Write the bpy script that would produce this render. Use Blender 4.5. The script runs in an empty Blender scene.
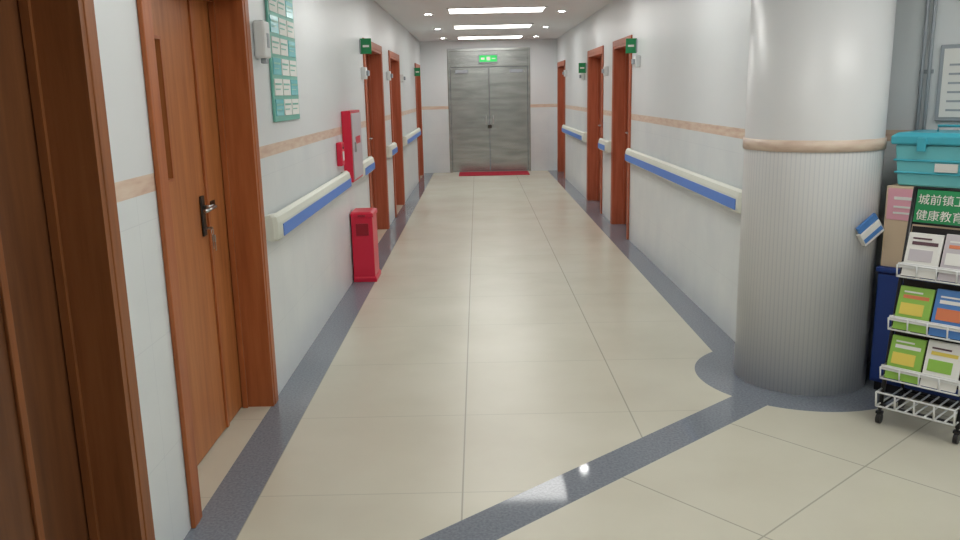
import bpy, bmesh, math
from mathutils import Vector, Matrix

scene = bpy.context.scene
XL, XR, YF, ZC = -1.09, 1.575, 16.5, 2.55
WT = 0.22
COLC, COLR = (1.735, 4.29), 0.337

def lin(c):
    c = c/255.0
    return c/12.92 if c <= 0.04045 else ((c+0.055)/1.055)**2.4
def rgb(r, g, b): return (lin(r), lin(g), lin(b), 1.0)

# ------------------------------------------------------------ node helpers
class N:
    """tiny expression wrapper for math nodes"""
    def __init__(s, nt, sock): s.nt, s.s = nt, sock
    def _op(s, op, *o):
        n = s.nt.nodes.new('ShaderNodeMath'); n.operation = op
        for i, v in enumerate((s,)+o):
            if isinstance(v, N): s.nt.links.new(v.s, n.inputs[i])
            else: n.inputs[i].default_value = v
        return N(s.nt, n.outputs[0])
    def __add__(s, o): return s._op('ADD', o)
    def __sub__(s, o): return s._op('SUBTRACT', o)
    def __mul__(s, o): return s._op('MULTIPLY', o)
    def gt(s, o): return s._op('GREATER_THAN', o)
    def lt(s, o): return s._op('LESS_THAN', o)
    def mx(s, o): return s._op('MAXIMUM', o)
    def mn(s, o): return s._op('MINIMUM', o)
    def seam(s, period, w):
        """1 on thin joint lines every `period`"""
        m = s._op('PINGPONG', period/2)   # distance to nearest multiple
        return m.lt(w/2)

def new_mat(name, col=(0.8,0.8,0.8,1), rough=0.5, metal=0.0, spec=0.5, **kw):
    m = bpy.data.materials.new(name); m.use_nodes = True
    b = m.node_tree.nodes['Principled BSDF']
    b.inputs['Base Color'].default_value = col
    b.inputs['Roughness'].default_value = rough
    b.inputs['Metallic'].default_value = metal
    b.inputs['Specular IOR Level'].default_value = spec
    for k, v in kw.items(): b.inputs[k.replace('_', ' ')].default_value = v
    return m
def coords(nt):
    tc = nt.nodes.new('ShaderNodeTexCoord')
    sp = nt.nodes.new('ShaderNodeSeparateXYZ')
    nt.links.new(tc.outputs['Object'], sp.inputs[0])
    return tc, N(nt, sp.outputs[0]), N(nt, sp.outputs[1]), N(nt, sp.outputs[2])
def mix(nt, fac, a, b):
    n = nt.nodes.new('ShaderNodeMix'); n.data_type = 'RGBA'
    for i, v in ((0, fac), (6, a), (7, b)):
        if isinstance(v, N): nt.links.new(v.s, n.inputs[i])
        elif hasattr(v, 'is_output'): nt.links.new(v, n.inputs[i])
        else: n.inputs[i].default_value = v
    return n.outputs[2]
def noise(nt, tc, scale, detail=3, sc=(1,1,1), rough=0.5):
    mp = nt.nodes.new('ShaderNodeMapping'); mp.inputs['Scale'].default_value = sc
    nt.links.new(tc.outputs['Object'], mp.inputs[0])
    n = nt.nodes.new('ShaderNodeTexNoise'); n.inputs['Scale'].default_value = scale
    n.inputs['Detail'].default_value = detail; n.inputs['Roughness'].default_value = rough
    nt.links.new(mp.outputs[0], n.inputs['Vector'])
    return n.outputs['Fac']
def ramp(nt, fac, stops):
    r = nt.nodes.new('ShaderNodeValToRGB'); nt.links.new(fac, r.inputs[0])
    e = r.color_ramp.elements
    e[0].position, e[0].color = stops[0]; e[1].position, e[1].color = stops[-1]
    for p, c in stops[1:-1]:
        x = e.new(p); x.color = c
    return r.outputs[0]
def setc(m, sock): m.node_tree.links.new(sock, m.node_tree.nodes['Principled BSDF'].inputs['Base Color'])

# ------------------------------------------------------------ materials
def wall_mat(name, axis):
    m = new_mat(name, rough=0.32, spec=0.45)
    nt = m.node_tree; tc, x, y, z = coords(nt)
    a = {'x': x, 'y': y}[axis]
    paint = ramp(nt, noise(nt, tc, 1.5, 2), [(0.3, rgb(219,224,226)), (0.7, rgb(224,228,230))])
    tile = ramp(nt, noise(nt, tc, 3.0, 4), [(0.3, rgb(217,223,226)), (0.7, rgb(226,231,232))])
    j = (a + 40.0).seam(0.30, 0.003).mx(((z + 40.04)).seam(0.40, 0.003))
    tile = mix(nt, j*0.20, tile, rgb(168,176,186))
    stripe = ramp(nt, noise(nt, tc, 7.0, 5, (1,1,6)), [(0.3, rgb(206,174,156)), (0.5, rgb(218,194,174)), (0.7, rgb(226,208,190))])
    up = z.gt(1.31)
    inst = z.gt(1.25)
    c = mix(nt, inst, tile, stripe)
    c = mix(nt, up, c, paint)
    setc(m, c)
    return m
M_wall_y = wall_mat('wall_finish_side', 'y')
M_wall_x = wall_mat('wall_finish_end', 'x')

def wood(name, dark, mid, light, rough=0.4):
    m = new_mat(name, rough=rough, spec=0.35); nt = m.node_tree; tc, x, y, z = coords(nt)
    f = noise(nt, tc, 9.0, 6, (3,3,0.22), 0.6)
    setc(m, ramp(nt, f, [(0.3, dark), (0.5, mid), (0.72, light)]))
    return m
M_wood = wood('door_wood', rgb(164,98,54), rgb(180,112,64), rgb(192,126,76))
M_wood_trim = wood('door_trim_wood', rgb(154,86,48), rgb(170,98,56), rgb(182,110,66))
M_wood_shaded = wood('door_wood_shaded', rgb(90,54,32), rgb(104,64,38), rgb(116,74,44))  # door wood darkened: shade of the unlit recess put into the colour
M_wood_trim_shaded = wood('door_trim_wood_shaded', rgb(126,76,42), rgb(142,87,50), rgb(152,96,58))  # trim of the same door, shade likewise put into its colour
M_wood_red = wood('door_wood_red', rgb(160,86,60), rgb(178,98,70), rgb(188,110,82))

# floor
M_floor = new_mat('floor_tiles', rough=0.24, spec=0.42)
nt = M_floor.node_tree; tc, x, y, z = coords(nt)
a = math.radians(41.2); sa, ca = math.sin(a), math.cos(a)
s = (x + 0.24)*sa - (y - 2.65)*ca
u = (x - 0.05)*ca + (y - 2.64)*sa
lobby = s.gt(0.10)
base = ramp(nt, noise(nt, tc, 1.6, 5, (1,1,1), 0.5), [(0.3, rgb(199,195,178)), (0.5, rgb(204,201,184)), (0.72, rgb(209,206,190))])
jc = (x + 0.09 + 81.0).seam(0.81, 0.007).mx((y - 3.0 + 80.0).seam(0.80, 0.006)*0.5)
jl = (s - 0.19 - 0.63 + 80.0).seam(0.80, 0.007).mx((u - 1.49 + 80.0).seam(0.80, 0.007))
j = lobby*jl + (lobby*-1.0 + 1.0)*jc
colr = mix(nt, j*0.55, base, rgb(130,130,120))
dx = x - COLC[0]; dy = y - COLC[1]
ring = (dx*dx + dy*dy).lt(0.55**2)
grey = (x.lt(XL + 0.19)*x.gt(XL)).mx(x.gt(XR - 0.19)*s.lt(0.1)).mx(s.gt(0.0)*s.lt(0.19)).mx(ring)
gran = ramp(nt, noise(nt, tc, 90.0, 3), [(0.35, rgb(116,123,134)), (0.65, rgb(134,140,149))])
setc(M_floor, mix(nt, grey, colr, gran))
rr_ = grey*-0.21 + 0.27
sp_ = grey*-0.22 + 0.42
nt.links.new(rr_.s, nt.nodes['Principled BSDF'].inputs['Roughness'])
nt.links.new(sp_.s, nt.nodes['Principled BSDF'].inputs['Specular IOR Level'])

M_ceil = new_mat('ceiling_paint', rgb(232,234,236), 0.8)
M_white = new_mat('white_plastic', rgb(226,228,228), 0.4)
M_cream = new_mat('cream_vinyl', rgb(224,227,216), 0.4)
M_blue = new_mat('blue_vinyl', rgb(84,134,218), 0.4)
M_black = new_mat('black_enamel', rgb(22,22,26), 0.35)
M_steel = new_mat('brushed_steel', rgb(190,190,190), 0.3, 1.0)
M_dmetal = new_mat('dark_metal', rgb(70,66,62), 0.35, 0.9)
M_red = new_mat('red_enamel', rgb(212,30,62), 0.35)
M_redd = new_mat('dark_red_enamel', rgb(150,14,34), 0.4)
M_green = new_mat('sign_green', rgb(30,140,84), 0.5)
M_teal = new_mat('teal_board', rgb(116,184,170), 0.45)
M_tealc = new_mat('teal_plastic', rgb(118,204,212), 0.2)
M_tealtrim = new_mat('teal_plastic_lid', rgb(74,180,200), 0.3)
M_card = new_mat('cardboard', rgb(214,192,164), 0.8)
M_paper = new_mat('paper_white', rgb(232,232,228), 0.7)
M_pink = new_mat('paper_pink', rgb(232,170,186), 0.7)
M_cab = new_mat('blue_cabinet_paint', rgb(30,62,136), 0.45)
M_glass = new_mat('dark_glass', rgb(58,40,28), 0.15)
M_grey = new_mat('grey_plastic', rgb(160,167,174), 0.5)
M_bgreen = new_mat('brochure_green', rgb(146,194,84), 0.4)
M_bblue = new_mat('brochure_blue', rgb(76,130,198), 0.4)
M_byel = new_mat('brochure_yellow', rgb(226,206,96), 0.4)
M_borange = new_mat('brochure_orange', rgb(214,124,84), 0.4)
M_bgrey = new_mat('brochure_grey', rgb(196,190,196), 0.4)
M_bdk = new_mat('brochure_dark', rgb(90,60,70), 0.4)
def emis(name, col, st):
    m = new_mat(name, col); b = m.node_tree.nodes['Principled BSDF']
    b.inputs['Emission Color'].default_value = col; b.inputs['Emission Strength'].default_value = st
    return m
M_panel = emis('light_panel_diffuser', (1.0, 0.99, 0.955, 1), 8.6)
M_spot = emis('downlight_lens', (1.0, 0.99, 0.96, 1), 75.0)
M_exit = emis('exit_sign_green', rgb(40,190,90), 0.7)

# column
M_col = new_mat('column_finish', rough=0.32)
nt = M_col.node_tree; tc, x, y, z = coords(nt)
ang = y._op('ARCTAN2', x)*COLR
j = (ang + 40.0).seam(0.022, 0.006)
low = mix(nt, j*0.28, rgb(230,232,234), rgb(184,190,202))
body = mix(nt, z.gt(1.24), low, rgb(230,232,234))
setc(M_col, body)
M_stripe = new_mat('border_tile_marbled', rough=0.35)
nt = M_stripe.node_tree; tc, x, y, z = coords(nt)
setc(M_stripe, ramp(nt, noise(nt, tc, 7.0, 5, (1,1,5)), [(0.3, rgb(204,176,158)), (0.5, rgb(222,200,182)), (0.7, rgb(232,216,198))]))

# steel door
M_sdoor = new_mat('stainless_sheet', rough=0.24, metal=0.9)
nt = M_sdoor.node_tree; tc, x, y, z = coords(nt)
setc(M_sdoor, ramp(nt, noise(nt, tc, 2.0, 4, (1,1,6)), [(0.3, rgb(152,156,154)), (0.7, rgb(184,187,184))]))
M_mat = new_mat('red_mat_fibre', rough=0.95)
nt = M_mat.node_tree; tc, x, y, z = coords(nt)
setc(M_mat, ramp(nt, noise(nt, tc, 60, 2), [(0.3, rgb(150,20,40)), (0.7, rgb(200,40,66))]))

# ------------------------------------------------------------ geometry helpers
def empty(name, loc=(0,0,0), rz=0.0):
    e = bpy.data.objects.new(name, None); scene.collection.objects.link(e)
    e.location = loc; e.rotation_euler = (0,0,rz); e.empty_display_size = 0.1
    return e
def obj(name, bm, mat, parent=None, bevel=0.0, smooth=False):
    bmesh.ops.recalc_face_normals(bm, faces=bm.faces)
    me = bpy.data.meshes.new(name); bm.to_mesh(me); bm.free()
    o = bpy.data.objects.new(name, me); scene.collection.objects.link(o)
    me.materials.append(mat)
    if smooth:
        for p in me.polygons: p.use_smooth = True
    if bevel:
        b = o.modifiers.new('bevel', 'BEVEL'); b.width = bevel; b.segments = 2; b.limit_method = 'ANGLE'
    if parent: o.parent = parent
    return o
def add_box(bm, b):
    x0,x1,y0,y1,z0,z1 = b
    v = [bm.verts.new(p) for p in ((x0,y0,z0),(x1,y0,z0),(x1,y1,z0),(x0,y1,z0),(x0,y0,z1),(x1,y0,z1),(x1,y1,z1),(x0,y1,z1))]
    for f in ((0,1,2,3),(4,5,6,7),(0,1,5,4),(1,2,6,5),(2,3,7,6),(3,0,4,7)):
        bm.faces.new([v[i] for i in f])
def boxes(name, bl, mat, parent=None, bevel=0.0):
    bm = bmesh.new()
    for b in bl:
        b = (min(b[0],b[1]),max(b[0],b[1]),min(b[2],b[3]),max(b[2],b[3]),min(b[4],b[5]),max(b[4],b[5]))
        add_box(bm, b)
    return obj(name, bm, mat, parent, bevel)
def loft(bm, rings, cap=True):
    R_ = [[bm.verts.new(p) for p in r] for r in rings]
    n = len(rings[0])
    for i in range(len(R_)-1):
        for k in range(n):
            bm.faces.new((R_[i][k],R_[i][(k+1)%n],R_[i+1][(k+1)%n],R_[i+1][k]))
    if cap: bm.faces.new(R_[0]); bm.faces.new(R_[-1])
def tube(bm, pts, r, seg=10):
    pts = [Vector(p) for p in pts]; rings = []
    for i, p in enumerate(pts):
        d = (pts[min(i+1,len(pts)-1)] - pts[max(i-1,0)]).normalized()
        up = Vector((0,0,1)) if abs(d.z) < 0.9 else Vector((1,0,0))
        s_ = d.cross(up).normalized(); t_ = s_.cross(d)
        rings.append([p + s_*math.cos(2*math.pi*k/seg)*r + t_*math.sin(2*math.pi*k/seg)*r for k in range(seg)])
    loft(bm, rings)
def tubes(name, lst, r, mat, parent=None, seg=10):
    bm = bmesh.new()
    for p in lst: tube(bm, p, r, seg)
    return obj(name, bm, mat, parent, smooth=True)
def lathe(name, prof, mat, parent=None, seg=48, loc=(0,0,0)):
    bm = bmesh.new()
    rings = [[(r*math.cos(2*math.pi*k/seg), r*math.sin(2*math.pi*k/seg), z_) for k in range(seg)] for r, z_ in prof]
    loft(bm, rings)
    o = obj(name, bm, mat, parent, smooth=False)
    o.location = loc
    for p in o.data.polygons:
        p.use_smooth = len(p.vertices) == 4
    return o

# ------------------------------------------------------------ room shell
floor = boxes('floor', [(-2.2, 5.4, -2.7, YF+0.3, -0.1, 0.0)], M_floor)
ceiling = boxes('ceiling', [(-2.2, 5.4, -2.7, YF+0.3, ZC, ZC+0.1)], M_ceil)

DT = 2.03
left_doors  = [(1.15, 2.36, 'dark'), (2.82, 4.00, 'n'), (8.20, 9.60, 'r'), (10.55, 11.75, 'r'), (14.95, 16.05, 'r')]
right_doors = [(8.60, 9.62, 'r'), (10.50, 11.80, 'r'), (15.00, 16.20, 'r')]
def side_wall(name, X, sgn, y0, y1, doors):
    bl = []; y = y0
    for d in doors:
        bl.append((X, X+sgn*WT, y, d[0], 0, ZC)); bl.append((X, X+sgn*WT, d[0], d[1], DT, ZC)); y = d[1]
    bl.append((X, X+sgn*WT, y, y1, 0, ZC))
    return boxes(name, bl, M_wall_y)
side_wall('wall_left', XL, -1, -2.5, YF, left_doors)
side_wall('wall_right', XR, 1, 4.60, YF, right_doors)
# end wall with opening for the steel double door
DX0, DX1, DZ = -0.57, 1.05, 2.40
boxes('wall_far', [(XL-WT, DX0, YF, YF+0.2, 0, ZC), (DX1, XR+WT, YF, YF+0.2, 0, ZC), (DX0, DX1, YF, YF+0.2, DZ, ZC)], M_wall_x)
boxes('wall_back', [(XL-WT, 4.95, -2.7, -2.5, 0, ZC)], M_wall_x)
boxes('wall_lobby_side', [(4.75, 4.95, -2.5, 1.95, 0, ZC)], M_wall_y)
TH = math.atan2(-0.74, 0.68)
U = Vector((math.cos(TH), math.sin(TH), 0)); B = Vector((-math.sin(TH), math.cos(TH), 0))   # B points back to wall
CF = Vector((1.985, 4.035, 0))          # cabinet front-left corner
WO = CF + B*0.47
wl = boxes('wall_lobby', [(-0.87, 3.75, 0, 0.15, 0, ZC)], M_wall_x)
wl.location = WO; wl.rotation_euler = (0,0,TH)

# ------------------------------------------------------------ doors in side walls
def door(n, X, sgn, y0, y1, kind):
    g = empty('door_%d' % n)
    trim = {'dark': M_wood_trim_shaded, 'n': M_wood_trim, 'r': M_wood_red}[kind]
    leafm = {'dark': M_wood_shaded, 'n': M_wood, 'r': M_wood_red}[kind]
    xi = X - sgn*0.018        # proud of the wall
    xo = X + sgn*0.20
    cw = 0.06
    boxes('casing', [(xi, X-sgn*0.001, y0-cw, y0+0.004, 0, DT+cw), (xi, X-sgn*0.001, y1-0.004, y1+cw, 0, DT+cw), (xi, X-sgn*0.001, y0+0.004, y1-0.004, DT-0.004, DT+cw)], trim, g, 0.004)
    boxes('jamb_lining', [(xi+sgn*0.004, xo, y0+0.001, y0+0.03, 0, DT-0.001), (xi+sgn*0.004, xo, y1-0.03, y1-0.001, 0, DT-0.001), (xi+sgn*0.004, xo, y0+0.03, y1-0.03, DT-0.03, DT-0.001)], trim, g)
    boxes('door_stop', [(X+sgn*0.115, X+sgn*0.14, y0+0.03, y0+0.045, 0, DT-0.03), (X+sgn*0.115, X+sgn*0.14, y1-0.045, y1-0.03, 0, DT-0.03), (X+sgn*0.115, X+sgn*0.14, y0+0.045, y1-0.045, DT-0.045, DT-0.03)], trim, g)
    l0, l1 = X+sgn*0.145, X+sgn*0.185
    a0, a1 = y0+0.033, y1-0.033
    split = a1 - (0.27 if y1-y0 > 1.1 else 0.20)
    ws = (a0+split)/2
    wy0, wy1, wz0, wz1 = ws-0.035, ws+0.035, 1.24, 1.78
    zt, zb = DT-0.035, 0.008
    boxes('main_leaf', [(l0,l1,a0,wy0,zb,zt),(l0,l1,wy1,split-0.002,zb,zt),(l0,l1,wy0,wy1,zb,wz0),(l0,l1,wy0,wy1,wz1,zt)], leafm, g)
    boxes('vision_glass', [(l0+sgn*0.015, l0+sgn*0.022, wy0, wy1, wz0, wz1)], M_glass, g)
    f = 0.012
    boxes('vision_frame', [(l0-sgn*0.006,l0-sgn*0.0,wy0-f,wy0,wz0-f,wz1+f),(l0-sgn*0.006,l0,wy1,wy1+f,wz0-f,wz1+f),(l0-sgn*0.006,l0,wy0,wy1,wz0-f,wz0),(l0-sgn*0.006,l0,wy0,wy1,wz1,wz1+f)], trim, g)
    boxes('side_leaf', [(l0,l1,split+0.002,a1,zb,zt)], leafm, g)
    boxes('cover_strip', [(l0-sgn*0.01,l0,split-0.012,split+0.018,zb,zt)], trim, g, 0.002)
    hy = split-0.075; hx = l0-sgn*0.001
    boxes('lock_plate', [(hx-sgn*0.010, hx, hy-0.022, hy+0.022, 0.95, 1.13)], M_dmetal, g, 0.004)
    tubes('lever_handle', [[(hx-sgn*0.01, hy, 1.08), (hx-sgn*0.05, hy, 1.08), (hx-sgn*0.056, hy+0.015, 1.08), (hx-sgn*0.054, hy-0.11, 1.075)]] if kind != 'dark' else [[(hx-sgn*0.01, hy, 1.08), (hx-sgn*0.03, hy, 1.08), (hx-sgn*0.034, hy-0.11, 1.075)]], 0.009, M_dmetal if kind == 'dark' else M_steel, g)
    if kind == 'n':
        bm = bmesh.new()
        kx = hx-sgn*0.012
        tube(bm, [(kx, hy, 0.985), (kx-sgn*0.03, hy, 0.985)], 0.006)
        ring_ = [(kx-sgn*0.028+0.0, hy+0.014*math.cos(t*math.pi/6), 0.968+0.014*math.sin(t*math.pi/6)) for t in range(13)]
        tube(bm, ring_, 0.0018, 6)
        add_box(bm, (kx+0.026, kx+0.029, hy-0.008, hy+0.008, 0.925, 0.955)); add_box(bm, (kx+0.026, kx+0.029, hy-0.003, hy+0.003, 0.89, 0.925))
        add_box(bm, (kx+0.031, kx+0.034, hy+0.004, hy+0.02, 0.92, 0.952)); add_box(bm, (kx+0.031, kx+0.034, hy+0.009, hy+0.015, 0.88, 0.92))
        obj('keys', bm, M_steel, g)
        boxes('flush_bolt', [(l0-sgn*0.004, l0, split+0.05, split+0.11, 1.05, 1.09)], M_dmetal, g)
    return g
n = 1
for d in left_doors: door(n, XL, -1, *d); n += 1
for d in right_doors: door(n, XR, 1, *d); n += 1

# steel double door at corridor end
g = empty('door_%d' % n)
fw = 0.05
boxes('steel_frame', [(DX0+.001, DX0+fw, YF-0.012, YF+0.10, 0, DZ-.001), (DX1-fw, DX1-.001, YF-0.012, YF+0.10, 0, DZ-.001), (DX0+fw, DX1-fw, YF-0.012, YF+0.10, DZ-fw, DZ-.001), (DX0+fw, DX1-fw, YF-0.012, YF+0.10, 2.05, 2.09)], M_sdoor, g, 0.004)
mx_ = (DX0+DX1)/2
boxes('leaf_left', [(DX0+fw+.003, mx_-.004, YF+0.02, YF+0.07, 0.01, 2.046)], M_sdoor, g, 0.004)
boxes('leaf_right', [(mx_+.004, DX1-fw-.003, YF+0.02, YF+0.07, 0.01, 2.046)], M_sdoor, g, 0.004)
boxes('transom_panel', [(DX0+fw, DX1-fw, YF+0.03, YF+0.06, 2.09, DZ-fw)], M_sdoor, g)
boxes('kick_plate', [(DX0+fw+.03, mx_-.03, YF+0.014, YF+0.0199, 0.03, 0.30), (mx_+.03, DX1-fw-.03, YF+0.014, YF+0.0199, 0.03, 0.30)], M_sdoor, g)
tubes('pull_handles', [[(mx_-.07, YF+0.02, 0.95),(mx_-.07, YF-0.03, 0.95),(mx_-.07, YF-0.03, 1.10),(mx_-.07, YF+0.02, 1.10)],[(mx_+.07, YF+0.02, 0.95),(mx_+.07, YF-0.03, 0.95),(mx_+.07, YF-0.03, 1.10),(mx_+.07, YF+0.02, 1.10)]], 0.009, M_steel, g)
boxes('lock_box', [(mx_-.04, mx_+.04, YF+0.008, YF+0.0199, 0.86, 0.93)], M_dmetal, g, 0.003)
boxes('door_closers', [(DX0+.15, DX0+.40, YF-0.03, YF+0.0199, 1.93, 1.99), (DX1-.40, DX1-.15, YF-0.03, YF+0.0199, 1.93, 1.99)], M_grey, g, 0.004)
# exit sign
g = empty('exit_sign')
boxes('housing', [(0.04, 0.42, YF-0.055, YF-0.013, 2.12, 2.28)], M_grey, g, 0.006)
boxes('lit_face', [(0.06, 0.40, YF-0.060, YF-0.0555, 2.14, 2.26)], M_exit, g)
boxes('arrow_pictogram', [(0.09, 0.16, YF-0.062, YF-0.0605, 2.18, 2.22), (0.20, 0.27, YF-0.062, YF-0.0605, 2.165, 2.235), (0.30, 0.37, YF-0.062, YF-0.0605, 2.19, 2.21)], M_paper, g)
# mat
bm = bmesh.new(); add_box(bm, (-0.38, 0.98, 15.72, 16.40, 0.0, 0.015)); obj('door_mat', bm, M_mat, None, 0.005)

# ------------------------------------------------------------ ceiling lights
def panel(x_, y_):
    g = empty('ceiling_panel_or_fill', (x_, y_, ZC))
    boxes('frame', [(-.61,.61,-.32,-.29,-.012,-.0005),(-.61,.61,.29,.32,-.012,-.0005),(-.61,-.58,-.29,.29,-.012,-.0005),(.58,.61,-.29,.29,-.012,-.0005)], M_white, g)
    boxes('diffuser', [(-.58,.58,-.29,.29,-.010,-.001)], M_panel, g)
for yy in (2.3, 5.4, 8.0, 10.55, 13.1, 15.6): panel(0.26, yy)
panel(1.0, -0.6); panel(3.0, -0.6); panel(2.35, 2.75)  # first and last: unseen, added to brighten the column and lobby wall
for yy in (3.0, 5.6, 8.42, 10.9, 13.4, 15.6):
    for xx in (-0.60, 1.10):
        g = empty('recessed_downlight', (xx, yy, ZC))
        lathe('trim_ring', [(0.05,-.001),(0.05,-.010),(0.07,-.008),(0.075,-.001)], M_white, g, 24)
        lathe('lens', [(0.045,-.001),(0.045,-.006),(0.001,-.007)], M_spot, g, 24)

# ------------------------------------------------------------ handrails
PR = [(0.028,.835),(0.055,.828),(0.070,.84),(0.075,.865),(0.075,.925),(0.068,.955),(0.048,.970),(0.028,.962)]
def rail(X, sgn, y0, y1):
    g = empty('wall_handrail')
    def ring(y, k): return [(X - sgn*max(0.002, p[0]*k), y, 0.90+(p[1]-0.90)*(0.9+0.1*k)) for p in PR]
    def solid(y, k): # end returns to the wall
        return [(X - sgn*(0.002 if p[0] < 0.03 else p[0]*k), y, 0.90+(p[1]-0.90)*(0.9+0.1*k)) for p in PR]
    bm = bmesh.new()
    loft(bm, [solid(y0, .55), solid(y0+.015, .82), solid(y0+.04, .97), solid(y0+.07, 1), ring(y0+.0701, 1), ring(y1-.0701, 1), solid(y1-.07, 1), solid(y1-.04, .97), solid(y1-.015, .82), solid(y1, .55)])
    obj('rail_body', bm, M_cream, g, 0.002)
    xs = sorted((X - sgn*0.0752, X - sgn*0.079))
    boxes('bumper_strip', [(xs[0], xs[1], y0+.07, y1-.05, .848, .912)], M_blue, g, 0.001)
    bl = []; L = y1-y0; k = max(1, int(L/0.8)); 
    for i in range(k):
        yc = y0 + L*(i+0.5)/k
        xb = sorted((X - sgn*0.002, X - sgn*0.029)); bl.append((xb[0], xb[1], yc-.03, yc+.03, .87, .94))
    boxes('brackets', bl, M_grey, g)
for y0, y1 in ((4.12, 6.56), (7.30, 8.10), (9.70, 10.44), (11.86, 14.85)): rail(XL, -1, y0, y1)
for y0, y1 in ((4.70, 8.48), (9.74, 10.38), (11.92, 14.88)): rail(XR, 1, y0, y1)

# ------------------------------------------------------------ column
g = empty('round_column', (COLC[0], COLC[1], 0))
lathe('shaft', [(COLR,0),(COLR,ZC)], M_col, g, 96)
lathe('border_band', [(COLR-.01,1.235),(COLR+.008,1.237),(COLR+.008,1.292),(COLR-.01,1.294)], M_stripe, g, 96)

# ------------------------------------------------------------ fire cabinet / extinguisher box
g = empty('fire_hose_cabinet')
x0 = XL+0.002; x1 = XL+0.075
boxes('body', [(x0, x1, 6.66, 7.20, 0.86, 1.43)], M_red, g, 0.004)
boxes('glass_door', [(x1+.001, x1+.010, 6.68, 7.18, 0.88, 1.41)], M_bgrey, g, 0.003)
boxes('door_handle', [(x1+.0105, x1+.025, 6.74, 6.76, 1.10, 1.18)], M_steel, g, 0.003)
boxes('label', [(x1+.0105, x1+.012, 6.82, 7.08, 1.16, 1.22)], M_red, g)
g = empty('fire_alarm_call_point')
boxes('housing', [(x0, XL+0.045, 6.34, 6.45, 1.02, 1.20)], M_red, g, 0.008)
boxes('press_plate', [(XL+0.0455, XL+0.049, 6.365, 6.425, 1.06, 1.13)], M_paper, g)
boxes('indicator', [(XL+0.0455, XL+0.051, 6.385, 6.405, 1.15, 1.165)], M_black, g)

g = empty('fire_extinguisher_box')
bx0, bx1, by0, by1 = XL+0.012, XL+0.195, 6.80, 7.10
bm = bmesh.new()
def rr(e, z_): return [(bx0-0, by0-e, z_), (bx1+e, by0-e, z_), (bx1+e, by1+e, z_), (bx0, by1+e, z_)]
loft(bm, [rr(.012,0), rr(.012,.035), rr(0,.045), rr(-.004,.55)])
obj('body', bm, M_red, g, 0.004)
bm = bmesh.new(); loft(bm, [rr(.003,.55), rr(.005,.555), rr(.003,.585), rr(-.02,.595)]); obj('lid', bm, M_red, g, 0.004)
boxes('front_label', [(bx0+.04, bx1-.04, by0-.0065, by0-.0015, .40, .50)], M_redd, g)
boxes('lid_handle', [(bx0+.06, bx1-.06, by0-.016, by0-.0055, .560, .574)], M_redd, g, 0.003)

# ------------------------------------------------------------ bulletin board etc. on left wall
g = empty('bulletin_board')
yb0, yb1, zb0, zb1 = 4.44, 5.06, 1.42, 2.32
boxes('backing', [(XL+.002, XL+.014, yb0, yb1, zb0, zb1)], M_teal, g, 0.002)
boxes('header_strip', [(XL+.0145, XL+.017, yb0+.02, yb1-.02, zb1-.085, zb1-.015)], M_green, g)
bl = []; bl2 = []; bl3 = []
for r in range(7):
    for c in range(3):
        cy = yb0+.028+c*.195; cz = zb0+.03+r*.109
        (bl if (r*2+c) % 4 else bl2).append((XL+.0145, XL+.018, cy, cy+.175, cz, cz+.088))
        bl3.append((XL+.0185, XL+.0195, cy+.01, cy+.15, cz+.055, cz+.065))
        bl3.append((XL+.0185, XL+.0195, cy+.01, cy+.12, cz+.03, cz+.036))
boxes('cards', bl, M_paper, g); boxes('tinted_cards', bl2, M_tealc, g); boxes('card_text', bl3, M_teal, g)
g = empty('soap_dispenser')
boxes('body', [(XL+.002, XL+.060, 4.16, 4.27, 1.74, 1.92)], M_white, g, 0.012)
boxes('window', [(XL+.0605, XL+.063, 4.195, 4.235, 1.79, 1.86)], M_grey, g)
boxes('nozzle', [(XL+.02, XL+.05, 4.20, 4.24, 1.715, 1.74)], M_grey, g, 0.004)

# flag signs & call units by doors
def flag(X, sgn, y, z0=1.93):
    g = empty('door_flag_sign')
    x_ = sorted((X - sgn*.004, X - sgn*.11))
    boxes('plate', [(x_[0], x_[1], y-.006, y+.006, z0, z0+.14)], M_green, g, 0.001)
    x2 = sorted((X - sgn*.03, X - sgn*.09))
    boxes('lettering', [(x2[0], x2[1], y-.008, y-.0065, z0+.06, z0+.08)], M_paper, g)
    x3 = sorted((X - sgn*.001, X - sgn*.012)); boxes('bracket', [(x3[0], x3[1], y-.02, y+.02, z0+.01, z0+.13)], M_grey, g)
def call(X, sgn, y, z0=1.68):
    g = empty('nurse_call_light')
    x_ = sorted((X - sgn*.002, X - sgn*.05)); boxes('base', [(x_[0], x_[1], y-.05, y+.05, z0, z0+.11)], M_white, g, 0.006)
    x_ = sorted((X - sgn*.051, X - sgn*.075)); boxes('lamp', [(x_[0], x_[1], y-.035, y+.035, z0+.03, z0+.08)], M_grey, g, 0.006)
flag(XL, -1, 7.95); call(XL, -1, 7.98, 1.70); call(XL, -1, 10.2, 1.72); call(XL, -1, 12.0, 1.72); flag(XL, -1, 14.7, 1.86)
flag(XR, 1, 8.30, 1.90); call(XR, 1, 8.15, 1.76); call(XR, 1, 10.1, 1.72); flag(XR, 1, 12.1, 1.80); call(XR, 1, 12.3, 1.70); call(XR, 1, 14.7, 1.80)

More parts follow.
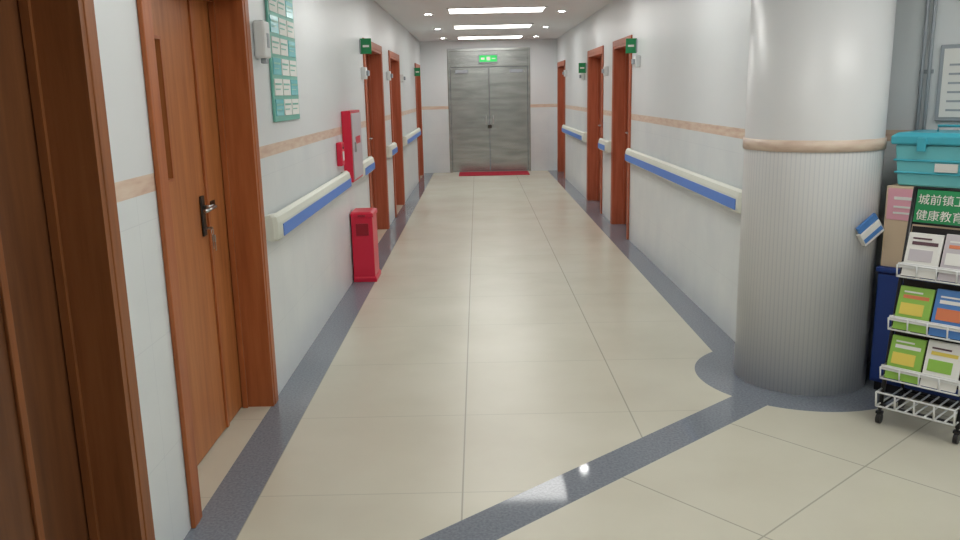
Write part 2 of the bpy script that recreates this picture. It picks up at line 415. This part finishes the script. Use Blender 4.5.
# ------------------------------------------------------------ lobby corner: cabinet, carton, tote, rack
def LP(a_, b_, z_=0): 
    p = CF + U*a_ + B*b_; return (p.x, p.y, z_)
g = empty('storage_cabinet', LP(0.01, 0), TH)
boxes('carcass', [(0, .85, .02, .44, .05, .63)], M_cab, g, 0.004)
boxes('plinth', [(.02, .83, .04, .42, 0, .05)], M_black, g)
boxes('top', [(-.004, .86, 0, .445, .63, .655)], M_cab, g, 0.004)
boxes('door_panels', [(.01, .42, .004, .0195, .07, .62), (.43, .84, .004, .0195, .07, .62)], M_cab, g, 0.003)
boxes('handles', [(.37, .385, -.012, .0035, .32, .44), (.465, .48, -.012, .0035, .32, .44)], M_steel, g)
g = empty('cardboard_carton', LP(0.015, 0.03, .6555), TH)
boxes('body', [(0, .48, 0, .36, 0, .405)], M_card, g, 0.003)
boxes('tape', [(0.001, .479, .155, .205, .4052, .407)], M_borange, g)
boxes('pasted_sheet', [(.01, .20, -.002, -.0005, .24, .395)], M_pink, g)
boxes('sheet_text', [(.04, .18, -.0035, -.0022, .34, .355), (.04, .16, -.0035, -.0022, .30, .31), (.04, .17, -.0035, -.0022, .27, .28)], M_paper, g)
g = empty('plastic_storage_tote', LP(0.02, 0.03, 1.063), TH)
bm = bmesh.new()
def tr(e, z_): return [(e, e, z_), (.50-e, e, z_), (.50-e, .34-e, z_), (e, .34-e, z_)]
loft(bm, [tr(.03,0), tr(.012,.20)]); obj('tub', bm, M_tealc, g, 0.01)
bm = bmesh.new(); loft(bm, [tr(.0,.201), tr(-.004,.21), tr(-.004,.24), tr(.02,.258), tr(.03,.258)]); obj('lid', bm, M_tealtrim, g, 0.004)
bm = bmesh.new(); 
for zz in (.06,.12): loft(bm, [tr(.026-zz*.09,zz), tr(.020-zz*.09,zz+.004), tr(.025-zz*.09,zz+.010)])
obj('tub_ribs', bm, M_tealtrim, g)
boxes('latches', [(.12, .16, -.014, .0, .17, .235), (.33, .37, -.014, .0, .17, .235)], M_tealtrim, g, 0.003)
boxes('contents_label', [(.20, .30, .0125, .0165, .075, .115)], M_paper, g)
tubes('handle', [[(.15,.16,.255),(.15,.16,.285),(.33,.16,.285),(.33,.16,.255)]], .007, M_tealtrim, g)

# brochure rack (local x right, -y front)
RW, RH, LEAN = 0.33, 1.09, 0.20
g = empty('brochure_rack', (1.85, 3.60, 0), TH)
def fy(z_): return LEAN*(z_-0.07)/(RH-0.07)
posts = [[(0, 0, .07), (0, fy(RH), RH)], [(RW, 0, .07), (RW, fy(RH), RH)]]
tubes('front_posts', posts, .010, M_black, g)
tubes('rear_legs', [[(0,.27,.07),(0,fy(.80)+.005,.80)],[(RW,.27,.07),(RW,fy(.80)+.005,.80)]], .008, M_black, g)
tubes('cross_bars', [[(0,0,.09),(RW,0,.09)],[(0,.27,.09),(RW,.27,.09)],[(0,0,.09),(0,.27,.09)],[(RW,0,.09),(RW,.27,.09)],[(0,fy(RH),RH-.005),(RW,fy(RH),RH-.005)],[(0,fy(.93),.93),(RW,fy(.93),.93)]], .007, M_black, g)
for i, (px, py) in enumerate(((0,0),(RW,0),(0,.27),(RW,.27))):
    bm = bmesh.new(); tube(bm, [(px-.009, py, .024), (px+.009, py, .024)], .024, 20)
    tube(bm, [(px, py, .03), (px, py, .075)], .007); add_box(bm, (px-.014, px+.014, py-.012, py+.012, .048, .060))
    obj('caster_%d' % (i+1), bm, M_black, g)
def slab(name, x0_, x1_, z0_, z1_, off, th, mat, par=g):
    bm = bmesh.new()
    pts = []
    for z_ in (z0_, z1_):
        y_ = fy(z_) - off
        pts.append([(x0_, y_-th, z_), (x1_, y_-th, z_), (x1_, y_, z_), (x0_, y_, z_)])
    loft(bm, pts); return obj(name, bm, mat, par)
slab('header_sign', .012, RW-.012, .935, 1.08, 0, .006, M_green)
slope = math.atan2(LEAN, RH-.07)
for j_, (txt, zz, sz) in enumerate((('城前镇卫生院', 1.020, .05), ('健康教育宣传', .950, .05))):
    c = bpy.data.curves.new('header_text_%d' % j_, 'FONT'); c.body = txt; c.size = sz; c.extrude = .0005
    t = bpy.data.objects.new('header_text_%d' % j_, c); scene.collection.objects.link(t)
    c.materials.append(M_paper); t.parent = g
    t.location = (.02, fy(zz)-.0085, zz); t.rotation_euler = (math.pi/2 - slope, 0, 0)
tiers = [(.70, .90), (.46, .66), (.235, .435)]
cols_ = [[(M_paper, M_bgrey, M_bdk), (M_bgrey, M_paper, M_borange)], [(M_bgreen, M_byel, M_borange), (M_bblue, M_borange, M_paper)], [(M_bgreen, M_byel, M_paper), (M_paper, M_bgreen, M_byel)]]
for ti, (za, zb_) in enumerate(tiers):
    slab('tray_back_%d' % (ti+1), .012, RW-.012, za, zb_+.015, -.004, .003, M_black)
    w = []
    for zz, o in ((za-.005, .06), (za+.05, .07)):
        w.append([(0, fy(zz), zz), (0, fy(zz)-o, zz), (RW, fy(zz)-o, zz), (RW, fy(zz), zz)])
    for k in range(5):
        xx = RW*k/4; w.append([(xx, fy(za), za-.005), (xx, fy(za)-.06, za-.005), (xx, fy(za)-.068, za+.05)])
    tubes('wire_tray_%d' % (ti+1), w, .004, M_white, g, 6)
    slab('tray_front_bar_%d' % (ti+1), 0, RW, za+.038, za+.060, .066, .004, M_white)
    for ci in range(2):
        xa = .016 + ci*.153; xb = xa + .144
        m1, m2, m3 = cols_[ti][ci]
        tilt = .03
        def bro(nm, xa_, xb_, z0_, z1_, mat, o):
            bm = bmesh.new(); pts = []
            for z_ in (z0_, z1_):
                y_ = fy(z_) - .018 - tilt*(1-(z_-za)/.2) - o
                pts.append([(xa_, y_-(.012 if o == 0 else .001), z_), (xb_, y_-(.012 if o == 0 else .001), z_), (xb_, y_, z_), (xa_, y_, z_)])
            loft(bm, pts); obj(nm, bm, mat, g)
        bro('brochure_%d%d' % (ti, ci), xa, xb, za+.002, zb_-.01 + .008*ci, m1, 0)
        bro('cover_picture_%d%d' % (ti, ci), xa+.015, xb-.03, za+.07, za+.12, m2, .013)
        bro('cover_band_%d%d' % (ti, ci), xa+.02, xb-.015, za+.140, za+.155, m3, .0132)
        bro('cover_text_%d%d' % (ti, ci), xa+.02, xb-.045, za+.165, za+.172, M_bdk if m1 is M_paper else M_paper, .0132)
w = [[(0,0,.10),(0,-.05,.10),(RW,-.05,.10),(RW,0,.10)], [(0,0,.17),(0,-.06,.17),(RW,-.06,.17),(RW,0,.17)]]
for k in range(9):
    xx = RW*k/8; w.append([(xx,.26,.10),(xx,-.05,.10)])
for k in range(5):
    xx = RW*k/4; w.append([(xx,-.05,.10),(xx,-.06,.17)])
tubes('bottom_wire_tray', w, .0045, M_white, g, 6)

# wall-mounted things in lobby
g = empty('notice_frame', WO, TH)
boxes('frame', [(.06, .60, -.02, -.001, 1.36, 1.74)], M_grey, g, 0.004)
boxes('sheet', [(.08, .58, -.0225, -.0205, 1.38, 1.72)], M_paper, g)
boxes('printed_lines', [(.11, .55, -.0235, -.0228, 1.41+.045*k, 1.42+.045*k) for k in range(6)], M_grey, g)
g = empty('wall_conduit', WO, TH)
tubes('pipe', [[(-.02,-.02,1.0),(-.02,-.02,ZC-.002)],[(.015,-.02,1.0),(.015,-.02,ZC-.002)]], .009, M_grey, g)
boxes('clips', [(-.035,.03,-.012,-.001,z_,z_+.02) for z_ in (1.2,1.6,2.0,2.4)], M_grey, g)
boxes('junction_box', [(-.05,.045,-.045,-.001,.92,1.02)], M_white, g, .004)
cl = WO + U*0.25 + Vector((0,0,2.075))
g = empty('wall_clock', cl, TH)
bm = bmesh.new()
def cring(r, y_): return [(r*math.cos(k*math.pi/20), y_, r*math.sin(k*math.pi/20)) for k in range(40)]
loft(bm, [cring(.15,-.001), cring(.15,-.035), cring(.135,-.04), cring(.132,-.03)]); obj('case', bm, M_grey, g)
bm = bmesh.new(); loft(bm, [cring(.130,-.0305), cring(.130,-.032)]); obj('dial', bm, M_paper, g)
boxes('hands', [(-.004,.004,-.036,-.034,-.01,.09),(-.01,.06,-.038,-.0365,-.004,.004)], M_black, g)

# dispenser holder hung on the column
ph = math.radians(-60)
p = Vector((COLC[0]+(COLR+.006)*math.cos(ph), COLC[1]+(COLR+.006)*math.sin(ph), .855))
g = empty('pamphlet_holder', p, 0.30)
g.rotation_euler = (0, math.radians(-35), 0.30)
boxes('pocket', [(-.07, .06, -.040, -.010, -.05, .02)], M_paper, g, .003)
boxes('blue_leaflet', [(-.06, .062, -.033, -.017, .0205, .055)], M_bblue, g, .001)
boxes('blue_band', [(-.065, .055, -.0415, -.0405, -.035, -.012)], M_bblue, g)
boxes('bracket', [(-.02, .02, -.0095, .015, -.03, .02)], M_grey, g)

# ------------------------------------------------------------ world, camera
w = bpy.data.worlds.new('world'); scene.world = w; w.use_nodes = True
w.node_tree.nodes['Background'].inputs[0].default_value = (0.6, 0.7, 0.8, 1); w.node_tree.nodes['Background'].inputs[1].default_value = 0.3
R = Matrix(((0.99978, 0.02088, 0.00085), (-0.00358, 0.21099, -0.97748), (-0.02059, 0.97726, 0.21102)))
cam = bpy.data.cameras.new('camera'); co = bpy.data.objects.new('camera', cam); scene.collection.objects.link(co)
cam.sensor_width = 36; cam.lens = 820/960*36; cam.clip_start = 0.05
co.matrix_world = Matrix.Translation((0,0,1.55)) @ R.to_4x4()
scene.camera = co
try:
    scene.view_settings.view_transform = 'Standard'; scene.view_settings.exposure = -0.1
except Exception: pass
